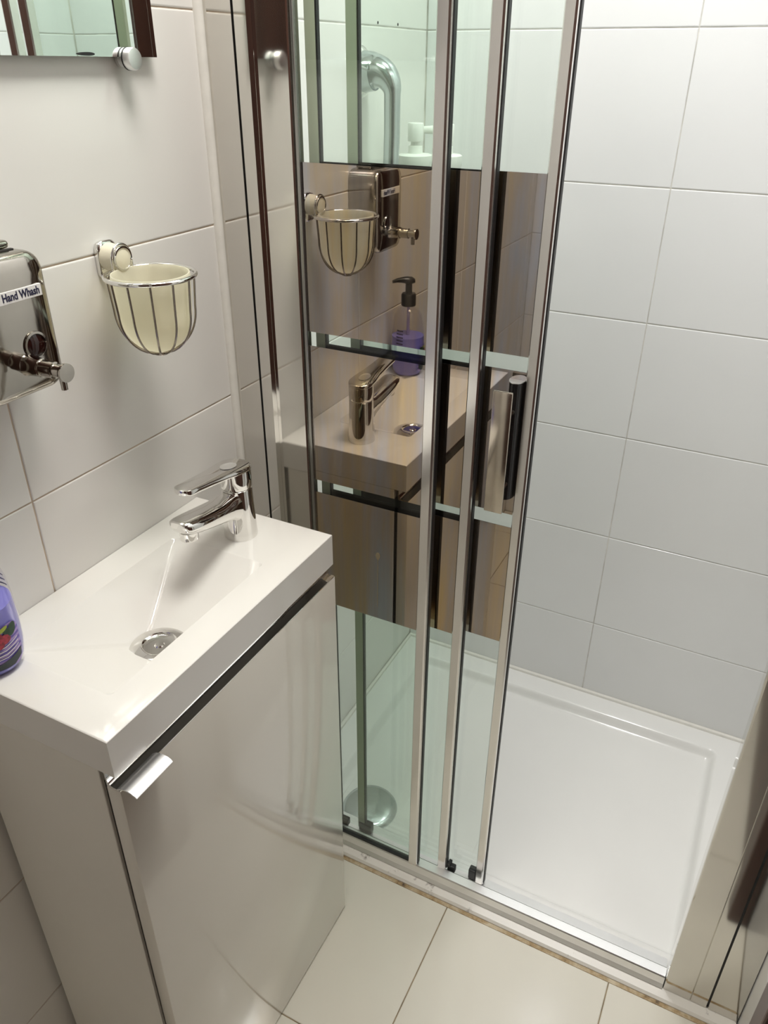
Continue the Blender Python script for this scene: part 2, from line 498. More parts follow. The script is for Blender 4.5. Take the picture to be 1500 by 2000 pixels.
# ------------------------------------------------------------------ shower tray
def smooth01(t):
    t = max(0.0, min(1.0, t)); return t * t * (3 - 2 * t)
def tray_mesh():
    X0, X1, Y0, Y1 = 0.004, XR - 0.002, 0.058, YB - 0.0015
    xi0, xi1, yi0, yi1 = 0.066, 0.776, 0.118, 0.634
    def lines(lo, a, b, hi):
        L = [lo, lo + 0.003, lo + 0.006]
        L += [a + d for d in (-0.010, -0.004, 0.0, 0.003, 0.006, 0.009, 0.012, 0.016, 0.022)]
        k = 10
        L += [a + 0.03 + (b - a - 0.06) * i / k for i in range(k + 1)]
        L += [b - d for d in (0.022, 0.016, 0.012, 0.009, 0.006, 0.003, 0.0, -0.004, -0.010)]
        L += [hi - 0.006, hi - 0.003, hi]
        return L
    LX, LY = lines(X0, xi0, xi1, X1), lines(Y0, yi0, yi1, Y1)
    bm = bmesh.new()
    def h(x, y):
        # rounded-rectangle distance to the rim of the recess
        cx, cy = (xi0 + xi1) / 2, (yi0 + yi1) / 2; hx, hy = (xi1 - xi0) / 2, (yi1 - yi0) / 2; r = 0.018
        qx, qy = abs(x - cx) - hx + r, abs(y - cy) - hy + r
        d = math.hypot(max(qx, 0), max(qy, 0)) + min(max(qx, qy), 0) - r
        z = 0.012 - 0.020 * smooth01(-d / 0.016)
        fall = 0.004 * (1 - min(1, math.hypot(x - 0.158, y - 0.17) / 0.6))
        if d < 0: z -= fall * smooth01(-d / 0.05)
        e = min(x - X0, X1 - x, y - Y0, Y1 - y)
        if e < 0.006: z -= 0.003 * (1 - e / 0.006) ** 2
        return z
    g = [[bm.verts.new((x, y, h(x, y))) for y in LY] for x in LX]
    for i in range(len(LX) - 1):
        for j in range(len(LY) - 1):
            bm.faces.new((g[i][j], g[i + 1][j], g[i + 1][j + 1], g[i][j + 1]))
    b = [bm.verts.new((x, y, -0.05)) for x, y in ((X0, Y0), (X1, Y0), (X1, Y1), (X0, Y1))]
    nx, ny = len(LX), len(LY)
    bm.faces.new([g[i][0] for i in range(nx)] + [b[1], b[0]])
    bm.faces.new([g[i][ny - 1] for i in range(nx)][::-1] + [b[3], b[2]])
    bm.faces.new([g[0][j] for j in range(ny)][::-1] + [b[0], b[3]])
    bm.faces.new([g[nx - 1][j] for j in range(ny)] + [b[2], b[1]])
    bm.faces.new(b)
    split_sides(bm)
    return bm
tr = thing('shower_tray', 'low white rectangular shower tray with shallow recess', 'shower tray', (0.44, 0.37, -0.05))
obj('tray_body', tray_mesh(), M['acrylic'], tr, smooth=True, angle=50)
zd = -0.0118
obj('drain_cover', lathe([(0.0560, zd), (0.0565, zd + 0.003), (0.054, zd + 0.0075), (0.045, zd + 0.011), (0.025, zd + 0.0135), (0.002, zd + 0.0145)], (0.158, 0.166, 0), n=48), M['satin'], tr, smooth=True)
seal = bmesh.new()
add_tube(seal, [(0.0045, 0.11, 0.0120), (0.0045, YB - 0.0045, 0.0120), (XR - 0.0045, YB - 0.0045, 0.0120), (XR - 0.0045, 0.11, 0.0120)], 0.0065, n=8)
obj('silicone_seal', seal, M['silicone'], tr, smooth=True)
# stained strip of floor sealing in front of the tray
struct('trim_2', extrude([(0.0385, -0.0012), (0.0385, 0.004), (0.042, 0.0078), (0.0575, 0.0115), (0.0575, -0.0012)], 'x', 0.002, XR - 0.002), M['silicone_dirty'])
struct('trim_3', extrude([(0.0325, -0.0012), (0.0325, 0.0004), (0.0400, 0.0022), (0.0400, -0.0012)], 'x', 0.002, XR - 0.002), M['stain'])

# ------------------------------------------------------------------ shower frame
FZ1 = 1.93
fr = thing('shower_enclosure', 'polished chrome frame of the shower doorway with jambs and bottom rail', 'shower enclosure', (0.44, 0.07, 0.012))
obj('wall_profile', extrude([(0.0015, 0.056), (0.0455, 0.056), (0.0455, 0.0605), (0.0455, 0.095), (0.0015, 0.095)], 'z', 0.012, FZ1), M['chrome_frame'], fr)
obj('gap_shade', box(0.0456, 0.0488, 0.0595, 0.090, 0.012, FZ1), M['black'], fr)  # black strip stands in for the shaded gap between profile and post
obj('jamb_post', extrude([(0.0489, 0.056), (0.0655, 0.056), (0.0705, 0.0590), (0.0712, 0.0586), (0.0768, 0.0618), (0.0775, 0.0560),
                          (0.1180, 0.056), (0.1195, 0.0575), (0.1205, 0.0600), (0.1205, 0.074), (0.0489, 0.074)], 'z', 0.012, FZ1), M['chrome_frame'], fr)
obj('wall_profile', extrude([(0.8268, 0.056), (XR - 0.0015, 0.056), (XR - 0.0015, 0.095), (0.8268, 0.095)], 'z', 0.012, FZ1), M['chrome_frame'], fr)
obj('gap_shade', box(0.8236, 0.8267, 0.0595, 0.090, 0.012, FZ1), M['black'], fr)  # same painted gap shade at the right jamb
obj('jamb_post', extrude([(0.7600, 0.0560), (0.7985, 0.0560), (0.7993, 0.0572), (0.8003, 0.0560), (0.8235, 0.056), (0.8235, 0.090), (0.7570, 0.090), (0.7570, 0.059), (0.7578, 0.0566)], 'z', 0.012, FZ1), M['chrome_frame'], fr)
rail = obj('bottom_rail', extrude([(0.0540, 0.012), (0.0575, 0.020), (0.0590, 0.0345), (0.0605, 0.0368), (0.0760, 0.0368), (0.0760, 0.0285), (0.0775, 0.016), (0.108, 0.014), (0.108, 0.012)], 'x', 0.1215, 0.7560), M['alu'], fr)
obj('rail_gap_shade', box(0.1216, 0.7559, 0.0762, 0.0774, 0.0290, 0.0364), M['darkmetal'], fr)  # grey strip drawn as the gap shadow behind the rail top
obj('top_rail', extrude([(0.054, 1.88), (0.108, 1.88), (0.108, 1.93), (0.054, 1.93)], 'x', 0.1215, 0.7560), M['chrome_frame'], fr)

# ------------------------------------------------------------------ sliding panels
BANDS = ((0.5767, 0.7728), (0.7930, 0.9925), (1.0116, 1.2150))
GRP = 'sliding shower doors with mirrored bands'
def panel(label, ym, xl, x0, x1, zb, tilt, first=False):
    """ym: plane of the mirror film; xl: left edge; x0..x1: the chrome stile"""
    zt = 1.90
    t = thing('sliding_shower_door', label, 'shower door', ((x0 + x1) / 2, ym + 0.003, zb), GRP)
    obj('glass_pane', box(xl + 0.002, x0 + 0.004, ym + 0.0006, ym + 0.0056, zb + 0.006, zt), M['glass'], t)
    for z0, z1 in BANDS:
        bm = box(xl + (0.004 if first else 0.012), x0 + 0.003, ym, ym + 0.0005, z0, z1)
        bm.faces.ensure_lookup_table()
        for f in bm.faces:
            f.material_index = 0 if f.normal.y < -0.5 else 1
        obj('mirror_band', bm, [M['bronze'], M['black_back']], t)
    prof = [(x0, ym - 0.0035), (x0 + 0.0015, ym - 0.0052), (x1 - 0.0035, ym - 0.0052), (x1 - 0.0012, ym - 0.0040), (x1, ym - 0.001), (x1, ym + 0.0080), (x0, ym + 0.0080)]
    obj('stile', extrude(prof, 'z', zb, zt), M['chrome_stile'], t)
    obj('stile_gasket', box(x1 + 0.0001, x1 + 0.0013, ym - 0.001, ym + 0.0068, zb + 0.002, zt), M['black'], t)
    if not first:
        obj('end_strip', box(xl, xl + 0.0145, ym + 0.0010 - 0.0015, ym + 0.0060, zb + 0.004, zt, bev=0.0008, seg=1), M['strip'], t)
        obj('strip_gasket', box(xl + 0.0146, xl + 0.0166, ym - 0.0005, ym + 0.0058, zb + 0.004, zt), M['black'], t)
    t.rotation_euler.y = tilt
    return t
p1 = panel('front sliding shower door next to the basin, left of the chrome pull handle', 0.0623, 0.1215, 0.2955, 0.3125, 0.0372, -0.000, True)
obj('end_profile', box(0.1210, 0.1262, 0.0585, 0.0690, 0.0372, 1.90, bev=0.0012), M['darkmetal'], p1, smooth=True)
obj('sill_gasket', box(0.1252, 0.2953, 0.0600, 0.0690, 0.0372, 0.0412), M['black'], p1)
p2 = panel('middle narrow sliding shower door between two other chrome stiles', 0.0797, 0.1262, 0.3465, 0.3628, 0.0370, 0.0)
gb = box(0.364, 0.3790, 0.0800, 0.0900, 0.0300, 0.0450, bev=0.002); add_box(gb, 0.3645, 0.3705, 0.0785, 0.0905, 0.0450, 0.0520, bev=0.001)
obj('roller_guide', gb, M['black'], p2, smooth=False)
obj('roller_guide', box(0.1300, 0.1560, 0.0782, 0.0900, 0.0300, 0.0470, bev=0.002), M['black'], p2)
p3 = panel('rear sliding shower door with the pull handle at the shower opening', 0.0954, 0.1700, 0.4155, 0.4305, 0.0170, 0.0)
gb = box(0.4010, 0.4150, 0.0925, 0.1060, 0.0165, 0.0400, bev=0.002); add_box(gb, 0.4151, 0.4300, 0.0925, 0.1060, 0.0120, 0.0165, bev=0.001)
obj('roller_guide', gb, M['black'], p3)
obj('roller_guide', box(0.1720, 0.1990, 0.0935, 0.1060, 0.0150, 0.0380, bev=0.002), M['black'], p3)
# pull handle of the rear panel
hd = obj('pull_handle', extrude([(0.3945 + 0.0098 + 0.0098 * math.cos(a), 0.0953 - 0.0160 * math.sin(a)) for a in [math.pi * i / 16 for i in range(17)]], 'z', 0.822, 0.9815), M['handlecore'], p3, smooth=True)
obj('handle_cap', extrude([(0.3943 + 0.0100 + 0.0100 * math.cos(a), 0.0953 - 0.0162 * math.sin(a)) for a in [math.pi * i / 16 for i in range(17)]], 'z', 0.9816, 0.9826), M['alu'], hd)
hb = box(0.3862, 0.4108, 0.0570, 0.0620, 0.8125, 0.9780, bev=0.0012)
for z in (0.845, 0.945): add_tube(hb, [(0.4035, 0.0615, z), (0.4040, 0.082, z)], 0.0045, n=12)
obj('handle_bar', hb, M['brushed'], hd, smooth=True)
# dried drip on the lowest mirror band of the front panel
dp = bmesh.new()
out = []
for i in range(24):
    a = 2 * math.pi * i / 24
    r = 0.0062
    xx, zz = r * math.sin(a) * 0.62, r * math.cos(a)
    if zz < 0: xx *= (1 + zz / r * 0.75); zz *= 1.5
    out.append((0.2290 + xx, 0.6905 + zz))
add_extrude(dp, out, 'y', 0.0620, 0.06228)
add_extrude(dp, [(0.2281, 0.5990), (0.2290, 0.5990), (0.2294, 0.6840), (0.2285, 0.6840)], 'y', 0.0620, 0.06228)
obj('dried_drip', dp, M['drip'], p1)

# ------------------------------------------------------------------ vanity cabinet (hollow) and basin
WB, YN, YFAR, ZT, HB = 0.22, -0.4514, -0.0500, 0.7867, 0.0462
cb = thing('vanity_cabinet', 'narrow white gloss vanity cabinet under the basin', 'cabinet', (0.11, -0.25, 0.0))
ZU = ZT - HB
obj('side_panel', box(0.010, 0.1985, YN + 0.0004, YN + 0.0164, 0.0, ZU - 0.0004, bev=0.0006, seg=1), M['melamine'], cb)
obj('side_panel', box(0.010, 0.1985, YFAR - 0.0164, YFAR - 0.0004, 0.0, ZU - 0.0004, bev=0.0006, seg=1), M['melamine'], cb)
obj('back_panel', box(0.010, 0.0180, YN + 0.0168, YFAR - 0.0168, 0.02, ZU - 0.08), M['melamine'], cb)
obj('bottom_panel', box(0.0185, 0.1985, YN + 0.0168, YFAR - 0.0168, 0.02, 0.036), M['melamine'], cb)
dr = obj('door', box(0.2050, 0.2228, YN + 0.0002, YFAR - 0.0004, 0.003, 0.7222, bev=0.0012), M['lacquer'], cb, smooth=True)
obj('door_gap_shade', box(0.1988, 0.2048, YN + 0.004, YFAR - 0.004, 0.006, 0.7225), M['darkgap'], cb)  # dark filler painted as the shade in the gap behind the door
# chrome recess strip over the door edge and the projecting grip at its near end
gut = [(0.2068, 0.7395), (0.2070, 0.7320), (0.2080, 0.7275), (0.2105, 0.7248), (0.2140, 0.7240), (0.2226, 0.7238)]
gout = [(0.2226, 0.7226), (0.2056, 0.7226), (0.2050, 0.7395)]
obj('handle_strip', extrude(gut + gout, 'y', YN + 0.0005, YFAR - 0.002), M['chrome'], dr, smooth=True)
lip = [(0.2180, 0.7241), (0.2195, 0.7252), (0.2225, 0.7272), (0.2270, 0.7288), (0.2320, 0.7293), (0.2370, 0.7288), (0.2415, 0.7270), (0.2436, 0.7252)]
lip2 = [(max(x - 0.0008, 0.2227) if i > 1 else 0.2182 + 0.002 * i, z - 0.0015 if i > 1 else 0.7240) for i, (x, z) in enumerate(lip)][::-1]
obj('handle_grip', extrude(lip + lip2, 'y', YN + 0.0002, -0.4010), M['alu'], dr, smooth=True)

def basin_mesh():
    bx0, bx1, by0, by1 = 0.0425, 0.1800, -0.4060, -0.1465
    D = 0.060
    def lines(lo, a, b, hi, k):
        L = [lo, lo + 0.0006, lo + 0.0018] + [a + d for d in (-0.006, -0.003, -0.001, 0.0, 0.001, 0.0025, 0.0045, 0.007, 0.010)]
        L += [a + 0.014 + (b - a - 0.028) * i / k for i in range(k + 1)]
        L += [b - d for d in (0.010, 0.007, 0.0045, 0.0025, 0.001, 0.0, -0.001, -0.003, -0.006)] + [hi - 0.0018, hi - 0.0006, hi]
        return L
    LX = lines(0.0006, bx0, bx1, WB, 34); LY = lines(YN, by0, by1, YFAR, 60)
    def smin(a, b, k):
        h = max(0.0, min(1.0, 0.5 + 0.5 * (b - a) / k)); return b + (a - b) * h - k * h * (1 - h)
    def dep(x, y):
        u, v = x - bx0, bx1 - x; p, q = by1 - y, y - by0
        if min(u, v, p, q) <= -0.004: return 0.0
        # corner rounding
        r = 0.010
        for s, t in ((u, p), (u, q), (v, p), (v, q)):
            if s < r and t < r:
                d = r - math.hypot(r - s, r - t)
                if d < -0.002: return 0.0
                u = min(u, max(d, 0)) if s is u else u
        d = smin(1.22 * u, 0.50 * p, 0.003)
        d = smin(d, 0.50 * q, 0.004)
        d = smin(d, 7.0 * v, 0.006)
        d = smin(d, D + 0.0 * u, 0.010)
        for s, t in ((v, p), (v, q), (u, p), (u, q)):
            if s < r and t < r:
                k = r - math.hypot(r - s, r - t)
                d = min(d, max(0.0, k) * 7.0)
        return max(0.0, d)
    bm = bmesh.new()
    def h(x, y):
        z = ZT - dep(x, y)
        e = min(WB - x, y - YN, YFAR - y)
        if e < 0.0018: z -= 0.0012 * (1 - e / 0.0018) ** 2
        return z
    g = [[bm.verts.new((x, y, h(x, y))) for y in LY] for x in LX]
    nx, ny = len(LX), len(LY)
    for i in range(nx - 1):
        for j in range(ny - 1):
            bm.faces.new((g[i][j], g[i + 1][j], g[i + 1][j + 1], g[i][j + 1]))
    b = [bm.verts.new((x, y, ZU)) for x, y in ((0.0006, YN), (WB, YN), (WB, YFAR), (0.0006, YFAR))]
    bm.faces.new([g[i][0] for i in range(nx)] + [b[1], b[0]])
    bm.faces.new([g[i][ny - 1] for i in range(nx)][::-1] + [b[3], b[2]])
    bm.faces.new([g[0][j] for j in range(ny)][::-1] + [b[0], b[3]])
    bm.faces.new([g[nx - 1][j] for j in range(ny)] + [b[2], b[1]])
    split_sides(bm)
    return bm
bs = thing('washbasin', 'white rectangular washbasin with sloping bowl on the vanity cabinet', 'basin', (0.11, -0.25, ZU))
obj('basin_slab', basin_mesh(), M['basin'], bs, smooth=True, angle=45)
DZ = ZT - 0.060 + 0.0012
DC = (0.1235, -0.2800, 0)
obj('drain_ring', lathe([(0.0320, DZ - 0.001), (0.0320, DZ + 0.0008), (0.030, DZ + 0.0012), (0.024, DZ + 0.0006), (0.023, DZ - 0.001)], DC, n=40), M['chrome'], bs, smooth=True)
obj('drain_gap', lathe([(0.0285, DZ + 0.0012), (0.0285, DZ + 0.0040), (0.010, DZ + 0.0045)], DC, n=40), M['darkgap'], bs, smooth=True)
obj('drain_plug', lathe([(0.0325, DZ + 0.0040), (0.0345, DZ + 0.0052), (0.0342, DZ + 0.0064), (0.029, DZ + 0.0092), (0.0205, DZ + 0.0102), (0.0190, DZ + 0.0085), (0.0170, DZ + 0.0078),
                         (0.0060, DZ + 0.0080), (0.0045, DZ + 0.0095), (0.0005, DZ + 0.0098)], DC, n=40), M['chrome'], bs, smooth=True)

# ------------------------------------------------------------------ tap
TX, TY = 0.1140, -0.1020
tp = thing('basin_tap', 'chrome single lever mixer tap on the end of the basin', 'tap', (TX, TY, ZT))
obj('tap_body', lathe([(0.0214, ZT), (0.0218, ZT + 0.002), (0.0213, ZT + 0.008), (0.0203, ZT + 0.030), (0.0196, ZT + 0.052), (0.0193, ZT + 0.0695), (0.0184, ZT + 0.0702)], (TX, TY, 0), n=48), M['chrome'], tp, smooth=True)
def section(y, zt, zb, hw, n=28, e=2.8):
    L = []
    for i in range(n):
        a = 2 * math.pi * i / n
        c, s = math.cos(a), math.sin(a)
        L.append((TX + hw * math.copysign(abs(c) ** (2 / e), c), y, (zt + zb) / 2 + (zt - zb) / 2 * math.copysign(abs(s) ** (2 / e), s)))
    return L
sp = bmesh.new()
loft(sp, [section(-0.104, .8555, .808, .0160), section(-0.117, .8565, .814, .0163), (section(-0.128, .8545, .8215, .0163)), section(-0.145, .8545, .8265, .0168), section(-0.165, .857, .8315, .0172),
          section(-0.190, .8605, .8380, .0172), section(-0.205, .8622, .8430, .0165), section(-0.2115, .8625, .8465, .0145), section(-0.2145, .8605, .8520, .0100)])
obj('spout', sp, M['chrome'], tp, smooth=True)
obj('aerator', lathe([(0.0112, .8430), (0.0112, .8330), (0.0105, .8318), (0.0090, .8318), (0.0085, .8345), (0.001, .8345)], (TX, -0.1975, 0), n=32), M['chrome'], tp, smooth=True)
lv = bmesh.new()
def ztop(y): return 0.8850 + 0.115 * (-0.084 - y)
def lever_outline(s, dz, n=14):
    pts = []
    R = 0.0199 * s
    for i in range(n * 2 + 1):                         # round back of the cap
        a = math.radians(-8 + 196 * i / (n * 2)); pts.append((TX + R * math.cos(a), TY + R * math.sin(a)))
    hw = 0.0128 * s; tip = -0.2045 + (1 - s) * 0.01
    for x, y in ((-0.0196, -0.112), (-0.0180, -0.124), (-0.0158, -0.137), (-0.0140, -0.160), (-0.0128, -0.185)): pts.append((TX + x * s, y))
    for i in range(n + 1):
        a = math.radians(180 + 180 * i / n); pts.append((TX + hw * math.cos(a), tip + 0.0105 + 0.0105 * math.sin(a)))
    for x, y in ((0.0128, -0.185), (0.0140, -0.160), (0.0158, -0.137), (0.0180, -0.124), (0.0196, -0.112)): pts.append((TX + x * s, y))
    return [(x, y, ztop(y) + dz) for x, y in pts]
loft(lv, [lever_outline(0.97, -0.0062), lever_outline(1.0, -0.0050), lever_outline(1.0, -0.0012), lever_outline(0.975, -0.0002), lever_outline(0.90, 0.0004)])
add_lathe(lv, [(0.0190, 0.8575), (0.0195, 0.8585), (0.0197, 0.8700), (0.0196, 0.8835)], (TX, TY, 0), n=44)
le = obj('lever', lv, M['chrome'], tp, smooth=True)
ind = bmesh.new()
IL = []
for sc, dz in ((1.0, 0.0003), (1.0, 0.0008), (0.8, 0.0004), (0.4, -0.0001)):
    IL.append([(TX + 0.0085 * sc * math.cos(a), -0.1140 + 0.0125 * sc * math.sin(a), ztop(-0.1140 + 0.0125 * sc * math.sin(a)) + dz + 0.0006) for a in [2 * math.pi * i / 24 for i in range(24)]])
loft(ind, IL)
obj('lever_dimple', ind, M['alu'], le, smooth=True)

# ------------------------------------------------------------------ soap dispenser on the wall
DS = thing('soap_dispenser', 'polished steel wall soap dispenser with white name label', 'soap dispenser', (0.0, -0.3175, 1.04))
y0, y1, z0, z1 = -0.3640, -0.2725, 1.0400, 1.1690
ym_, zm_ = (y0 + y1) / 2, (z0 + z1) / 2
def dloop(x, s, sz=None, r=0.017):
    sz = s if sz is None else sz
    hw, hh = (y1 - y0) / 2 * s, (z1 - z0) / 2 * sz
    return [(x, ym_ + u, zm_ + v) for u, v in rrect(-hw, hw, -hh, hh, r * s)]
bm = bmesh.new()
loft(bm, [dloop(0.0005, 0.97), dloop(0.0010, 1.0), dloop(0.046, 1.0), dloop(0.0500, 0.985, 0.990), dloop(0.0525, 0.95, 0.965), dloop(0.0545, 0.86, 0.90), dloop(0.0560, 0.70, 0.76), dloop(0.0570, 0.45, 0.5), dloop(0.0573, 0.15, 0.2)])
obj('dispenser_body', bm, M['steel'], DS, smooth=True, angle=35)
obj('refill_lid', box(0.006, 0.034, -0.342, -0.288, 1.1692, 1.1765, bev=0.0035, seg=3), M['steel'], DS, smooth=True)
obj('lid_slot', box(0.036, 0.040, -0.3100, -0.2900, 1.1690, 1.1700), M['darkgap'], DS)
lb = obj('name_label', box(0.0545, 0.0581, -0.3455, -0.2840, 1.1292, 1.1398, bev=0.0002, seg=1), M['paper'], DS)
fc = bpy.data.curves.new('label_text', 'FONT'); fc.body = 'Hand Whash'; fc.size = 0.0098; fc.extrude = 0.00008; fc.offset = 0.00028; fc.align_x = 'CENTER'; fc.align_y = 'CENTER'
fo = bpy.data.objects.new('label_text', fc); COL.objects.link(fo)
dg = bpy.context.evaluated_depsgraph_get(); dg.update()
tm = bpy.data.meshes.new_from_object(fo.evaluated_get(dg))
bpy.data.objects.remove(fo)
xs_ = [v.co.x for v in tm.vertices]; wtx = max(xs_) - min(xs_)
k = 0.0405 / wtx; mid = (max(xs_) + min(xs_)) / 2
for v in tm.vertices:
    X, Y, Z = v.co
    v.co = Vector((0.05825 + Z, -0.3071 + (X - mid) * k, 1.1345 + Y * 1.0)) - WL[DS]
tm.materials.append(M['ink'])
to = bpy.data.objects.new('label_text', tm); COL.objects.link(to); to.parent = lb; WL[to] = WL[DS]
WC = (0.0560, -0.3030, 1.0865)
rg = obj('sight_window', lathe([(0.0112, -0.001), (0.0130, 0.0015), (0.0128, 0.0030), (0.0108, 0.0032), (0.0102, 0.0020), (0.0100, 0.0)], WC, 'x', 32), M['steel'], DS, smooth=True)
obj('window_glass', lathe([(0.0101, 0.0005), (0.0101, 0.0018), (0.0070, 0.0030), (0.0040, 0.0036), (0.0005, 0.0038)], WC, 'x', 28), plain('dark_red_window', (0.018, 0.004, 0.003), 0.06), rg, smooth=True)
nz = bmesh.new()
add_lathe(nz, [(0.0125, -0.002), (0.0104, 0.002), (0.0094, 0.008), (0.0088, 0.018), (0.0090, 0.0185), (0.0090, 0.0205), (0.0080, 0.0208), (0.0076, 0.034), (0.0080, 0.0343), (0.0080, 0.0362), (0.0064, 0.0366),
               (0.0060, 0.0470), (0.0085, 0.0474), (0.0088, 0.0490), (0.0086, 0.0508), (0.0005, 0.0512)], (0.0550, -0.3150, 1.0710), 'x', 32)
nzo = obj('push_nozzle', nz, M['steel'], DS, smooth=True)
obj('nozzle_spout', lathe([(0.0032, 0.0), (0.0030, -0.0110), (0.0022, -0.0110), (0.0020, -0.008)], (0.0985, -0.3150, 1.0650), 'z', 16), M['steel'], nzo, smooth=True)

# ------------------------------------------------------------------ tumbler holder and tumbler
CX, CY, CZ, CR = 0.0655, -0.1490, 1.1205, 0.0470
H = thing('tumbler_holder', 'chrome wire tumbler basket with cream peg on the tiled wall', 'cup holder', (0.0, CY, 1.10))
pl = rrect(-0.0145, 0.0145, -0.0205, 0.0205, 0.0095)
bm = bmesh.new()
loft(bm, [[(x, -0.1450 + u * s, 1.1290 + v * s) for u, v in pl] for x, s in ((0.0004, 1.0), (0.0045, 1.0), (0.0062, 0.93), (0.0068, 0.8))])
obj('wall_plate', bm, M['chrome'], H, smooth=True)
obj('peg', lathe([(0.0150, 0.006), (0.0140, 0.014), (0.0128, 0.021), (0.0122, 0.0256), (0.0116, 0.0260), (0.0005, 0.0260)], (0.0, -0.1447, 1.1325), 'x', 32), M['cream'], H, smooth=True)
obj('peg_ring', lathe([(0.0126, 0.0240), (0.0132, 0.0255), (0.0128, 0.0268), (0.0112, 0.0268), (0.0108, 0.0258)], (0.0, -0.1447, 1.1325), 'x', 32), M['chrome'], H, smooth=True)
ring = [(CX + CR * math.cos(2 * math.pi * i / 56), CY + CR * math.sin(2 * math.pi * i / 56), CZ) for i in range(56)]
obj('rim_ring', tube(ring, 0.0024, n=12, closed=True), M['chrome'], H, smooth=True)
lp = [(0.0235, -0.1447 - 0.0142, CZ - 0.003)]
lp += [(0.0235, -0.1447 - 0.0142, 1.126)]
lp += [(0.0235, -0.1447 + 0.0142 * math.cos(a), 1.1325 + 0.0150 * math.sin(a)) for a in [math.pi - math.pi * i / 16 for i in range(17)]]
lp += [(0.0235, -0.1447 + 0.0142, 1.126), (0.0235, -0.1447 + 0.0142, CZ - 0.003)]
obj('hanging_loop', tube(lp, 0.0014, n=10), M['chrome'], H, smooth=True)
def cup_r(d):                                   # outer radius of the bowl at depth d below the rim ring (0..1)
    if d < 0.42: return 1.0 - 0.06 * (d / 0.42)
    q = (d - 0.42) / 0.58
    return 0.94 * math.sqrt(max(0.0, 1 - q ** 2.15))
HC = 0.0850
for i in range(12):
    a = 2 * math.pi * (i + 0.35) / 12
    pts = []
    for j in range(19):
        d = (j / 18) ** 0.8
        r = max(cup_r(d) * (CR - 0.0018), 0.0055)
        pts.append((CX + r * math.cos(a), CY + r * math.sin(a), CZ - d * HC))
    obj('rib', tube(pts, 0.00115, n=8), M['rib'], H, smooth=True)
obj('bottom_ring', tube([(CX + 0.0065 * math.cos(2 * math.pi * i / 20), CY + 0.0065 * math.sin(2 * math.pi * i / 20), CZ - HC) for i in range(20)], 0.0018, n=8, closed=True), M['rib'], H, smooth=True)
def cup():
    m, t, p = nt('cream_translucent_plastic')
    p.inputs['Base Color'].default_value = (0.94, 0.915, 0.81, 1); p.inputs['Roughness'].default_value = 0.35
    tr_ = t.nodes.new('ShaderNodeBsdfTranslucent'); tr_.inputs[0].default_value = (0.97, 0.95, 0.85, 1)
    mx = t.nodes.new('ShaderNodeMixShader'); mx.inputs[0].default_value = 0.62
    t.links.new(p.outputs[0], mx.inputs[1]); t.links.new(tr_.outputs[0], mx.inputs[2]); t.links.new(mx.outputs[0], t.nodes['Material Output'].inputs[0])
    return m
M['cup'] = cup()
pr = []
RO = CR - 0.0056
for j in range(22):
    d = 1 - j / 21
    pr.append((max(cup_r(min(d * 0.985 + 0.0, 0.985)) * RO, 0.006), CZ - 0.0015 - d * (HC - 0.004) + 0.0005))
pr.append((RO - 0.0004, CZ + 0.0022)); pr.append((RO - 0.0014, CZ + 0.0022))
for j in range(22):
    d = j / 21
    pr.append((max(cup_r(min(d * 0.985, 0.985)) * (RO - 0.0018), 0.001), CZ - 0.001 - d * (HC - 0.008)))
tag(obj('tumbler', lathe(pr, (CX, CY, 0), n=56), M['cup'], None, smooth=True, origin=(CX, CY, CZ - HC)), 'cream round-bottomed tumbler held in the chrome wire basket', 'tumbler')

# ------------------------------------------------------------------ wall mirror with clips
MR = thing('wall_mirror', 'frameless rectangular wall mirror above the basin', 'mirror', (0.009, -0.33, 1.3205))
bm = box(0.0060, 0.0110, -0.640, -0.0350, 1.3205, 1.8200)
for f in bm.faces: f.material_index = 0 if f.normal.x > 0.5 else 1
obj('mirror_glass', bm, [M['mirror'], plain('glass_edge', (0.72, 0.80, 0.74), 0.2)], MR)
bv = extrude([(-0.0410, 0.0111), (-0.0350, 0.0098), (-0.0350, 0.0111 - 0.0008), (-0.0410, 0.0110)], 'z', 1.3206, 1.8200)
for v in bv.verts: v.co = Vector((v.co.y, v.co.x, v.co.z))
obj('mirror_bevel', bv, M['mirror'], MR)
sp_ = bmesh.new()
add_extrude(sp_, [(-0.1330 + 0.0085 * math.cos(a) * (1.9 if math.cos(a) < 0 else 1), 1.3226 + 0.0016 * math.sin(a)) for a in [2 * math.pi * i / 20 for i in range(20)]], 'x', 0.01102, 0.01112)
obj('black_spot', sp_, M['black'], MR)
for yy in (-0.0805, -0.56):
    c = (0.0, yy, 1.3188)
    cl = obj('mirror_clip', lathe([(0.0075, 0.0006), (0.0075, 0.0045), (0.0050, 0.0050), (0.0050, 0.0112), (0.0092, 0.0114), (0.0104, 0.0122), (0.0104, 0.0205), (0.0096, 0.0220), (0.0076, 0.0224), (0.0005, 0.0226)], c, 'x', 36), M['alu'], MR, smooth=True)
    obj('clip_washer', lathe([(0.0107, 0.0126), (0.0107, 0.0142)], c, 'x', 36), M['black'], cl, smooth=True)

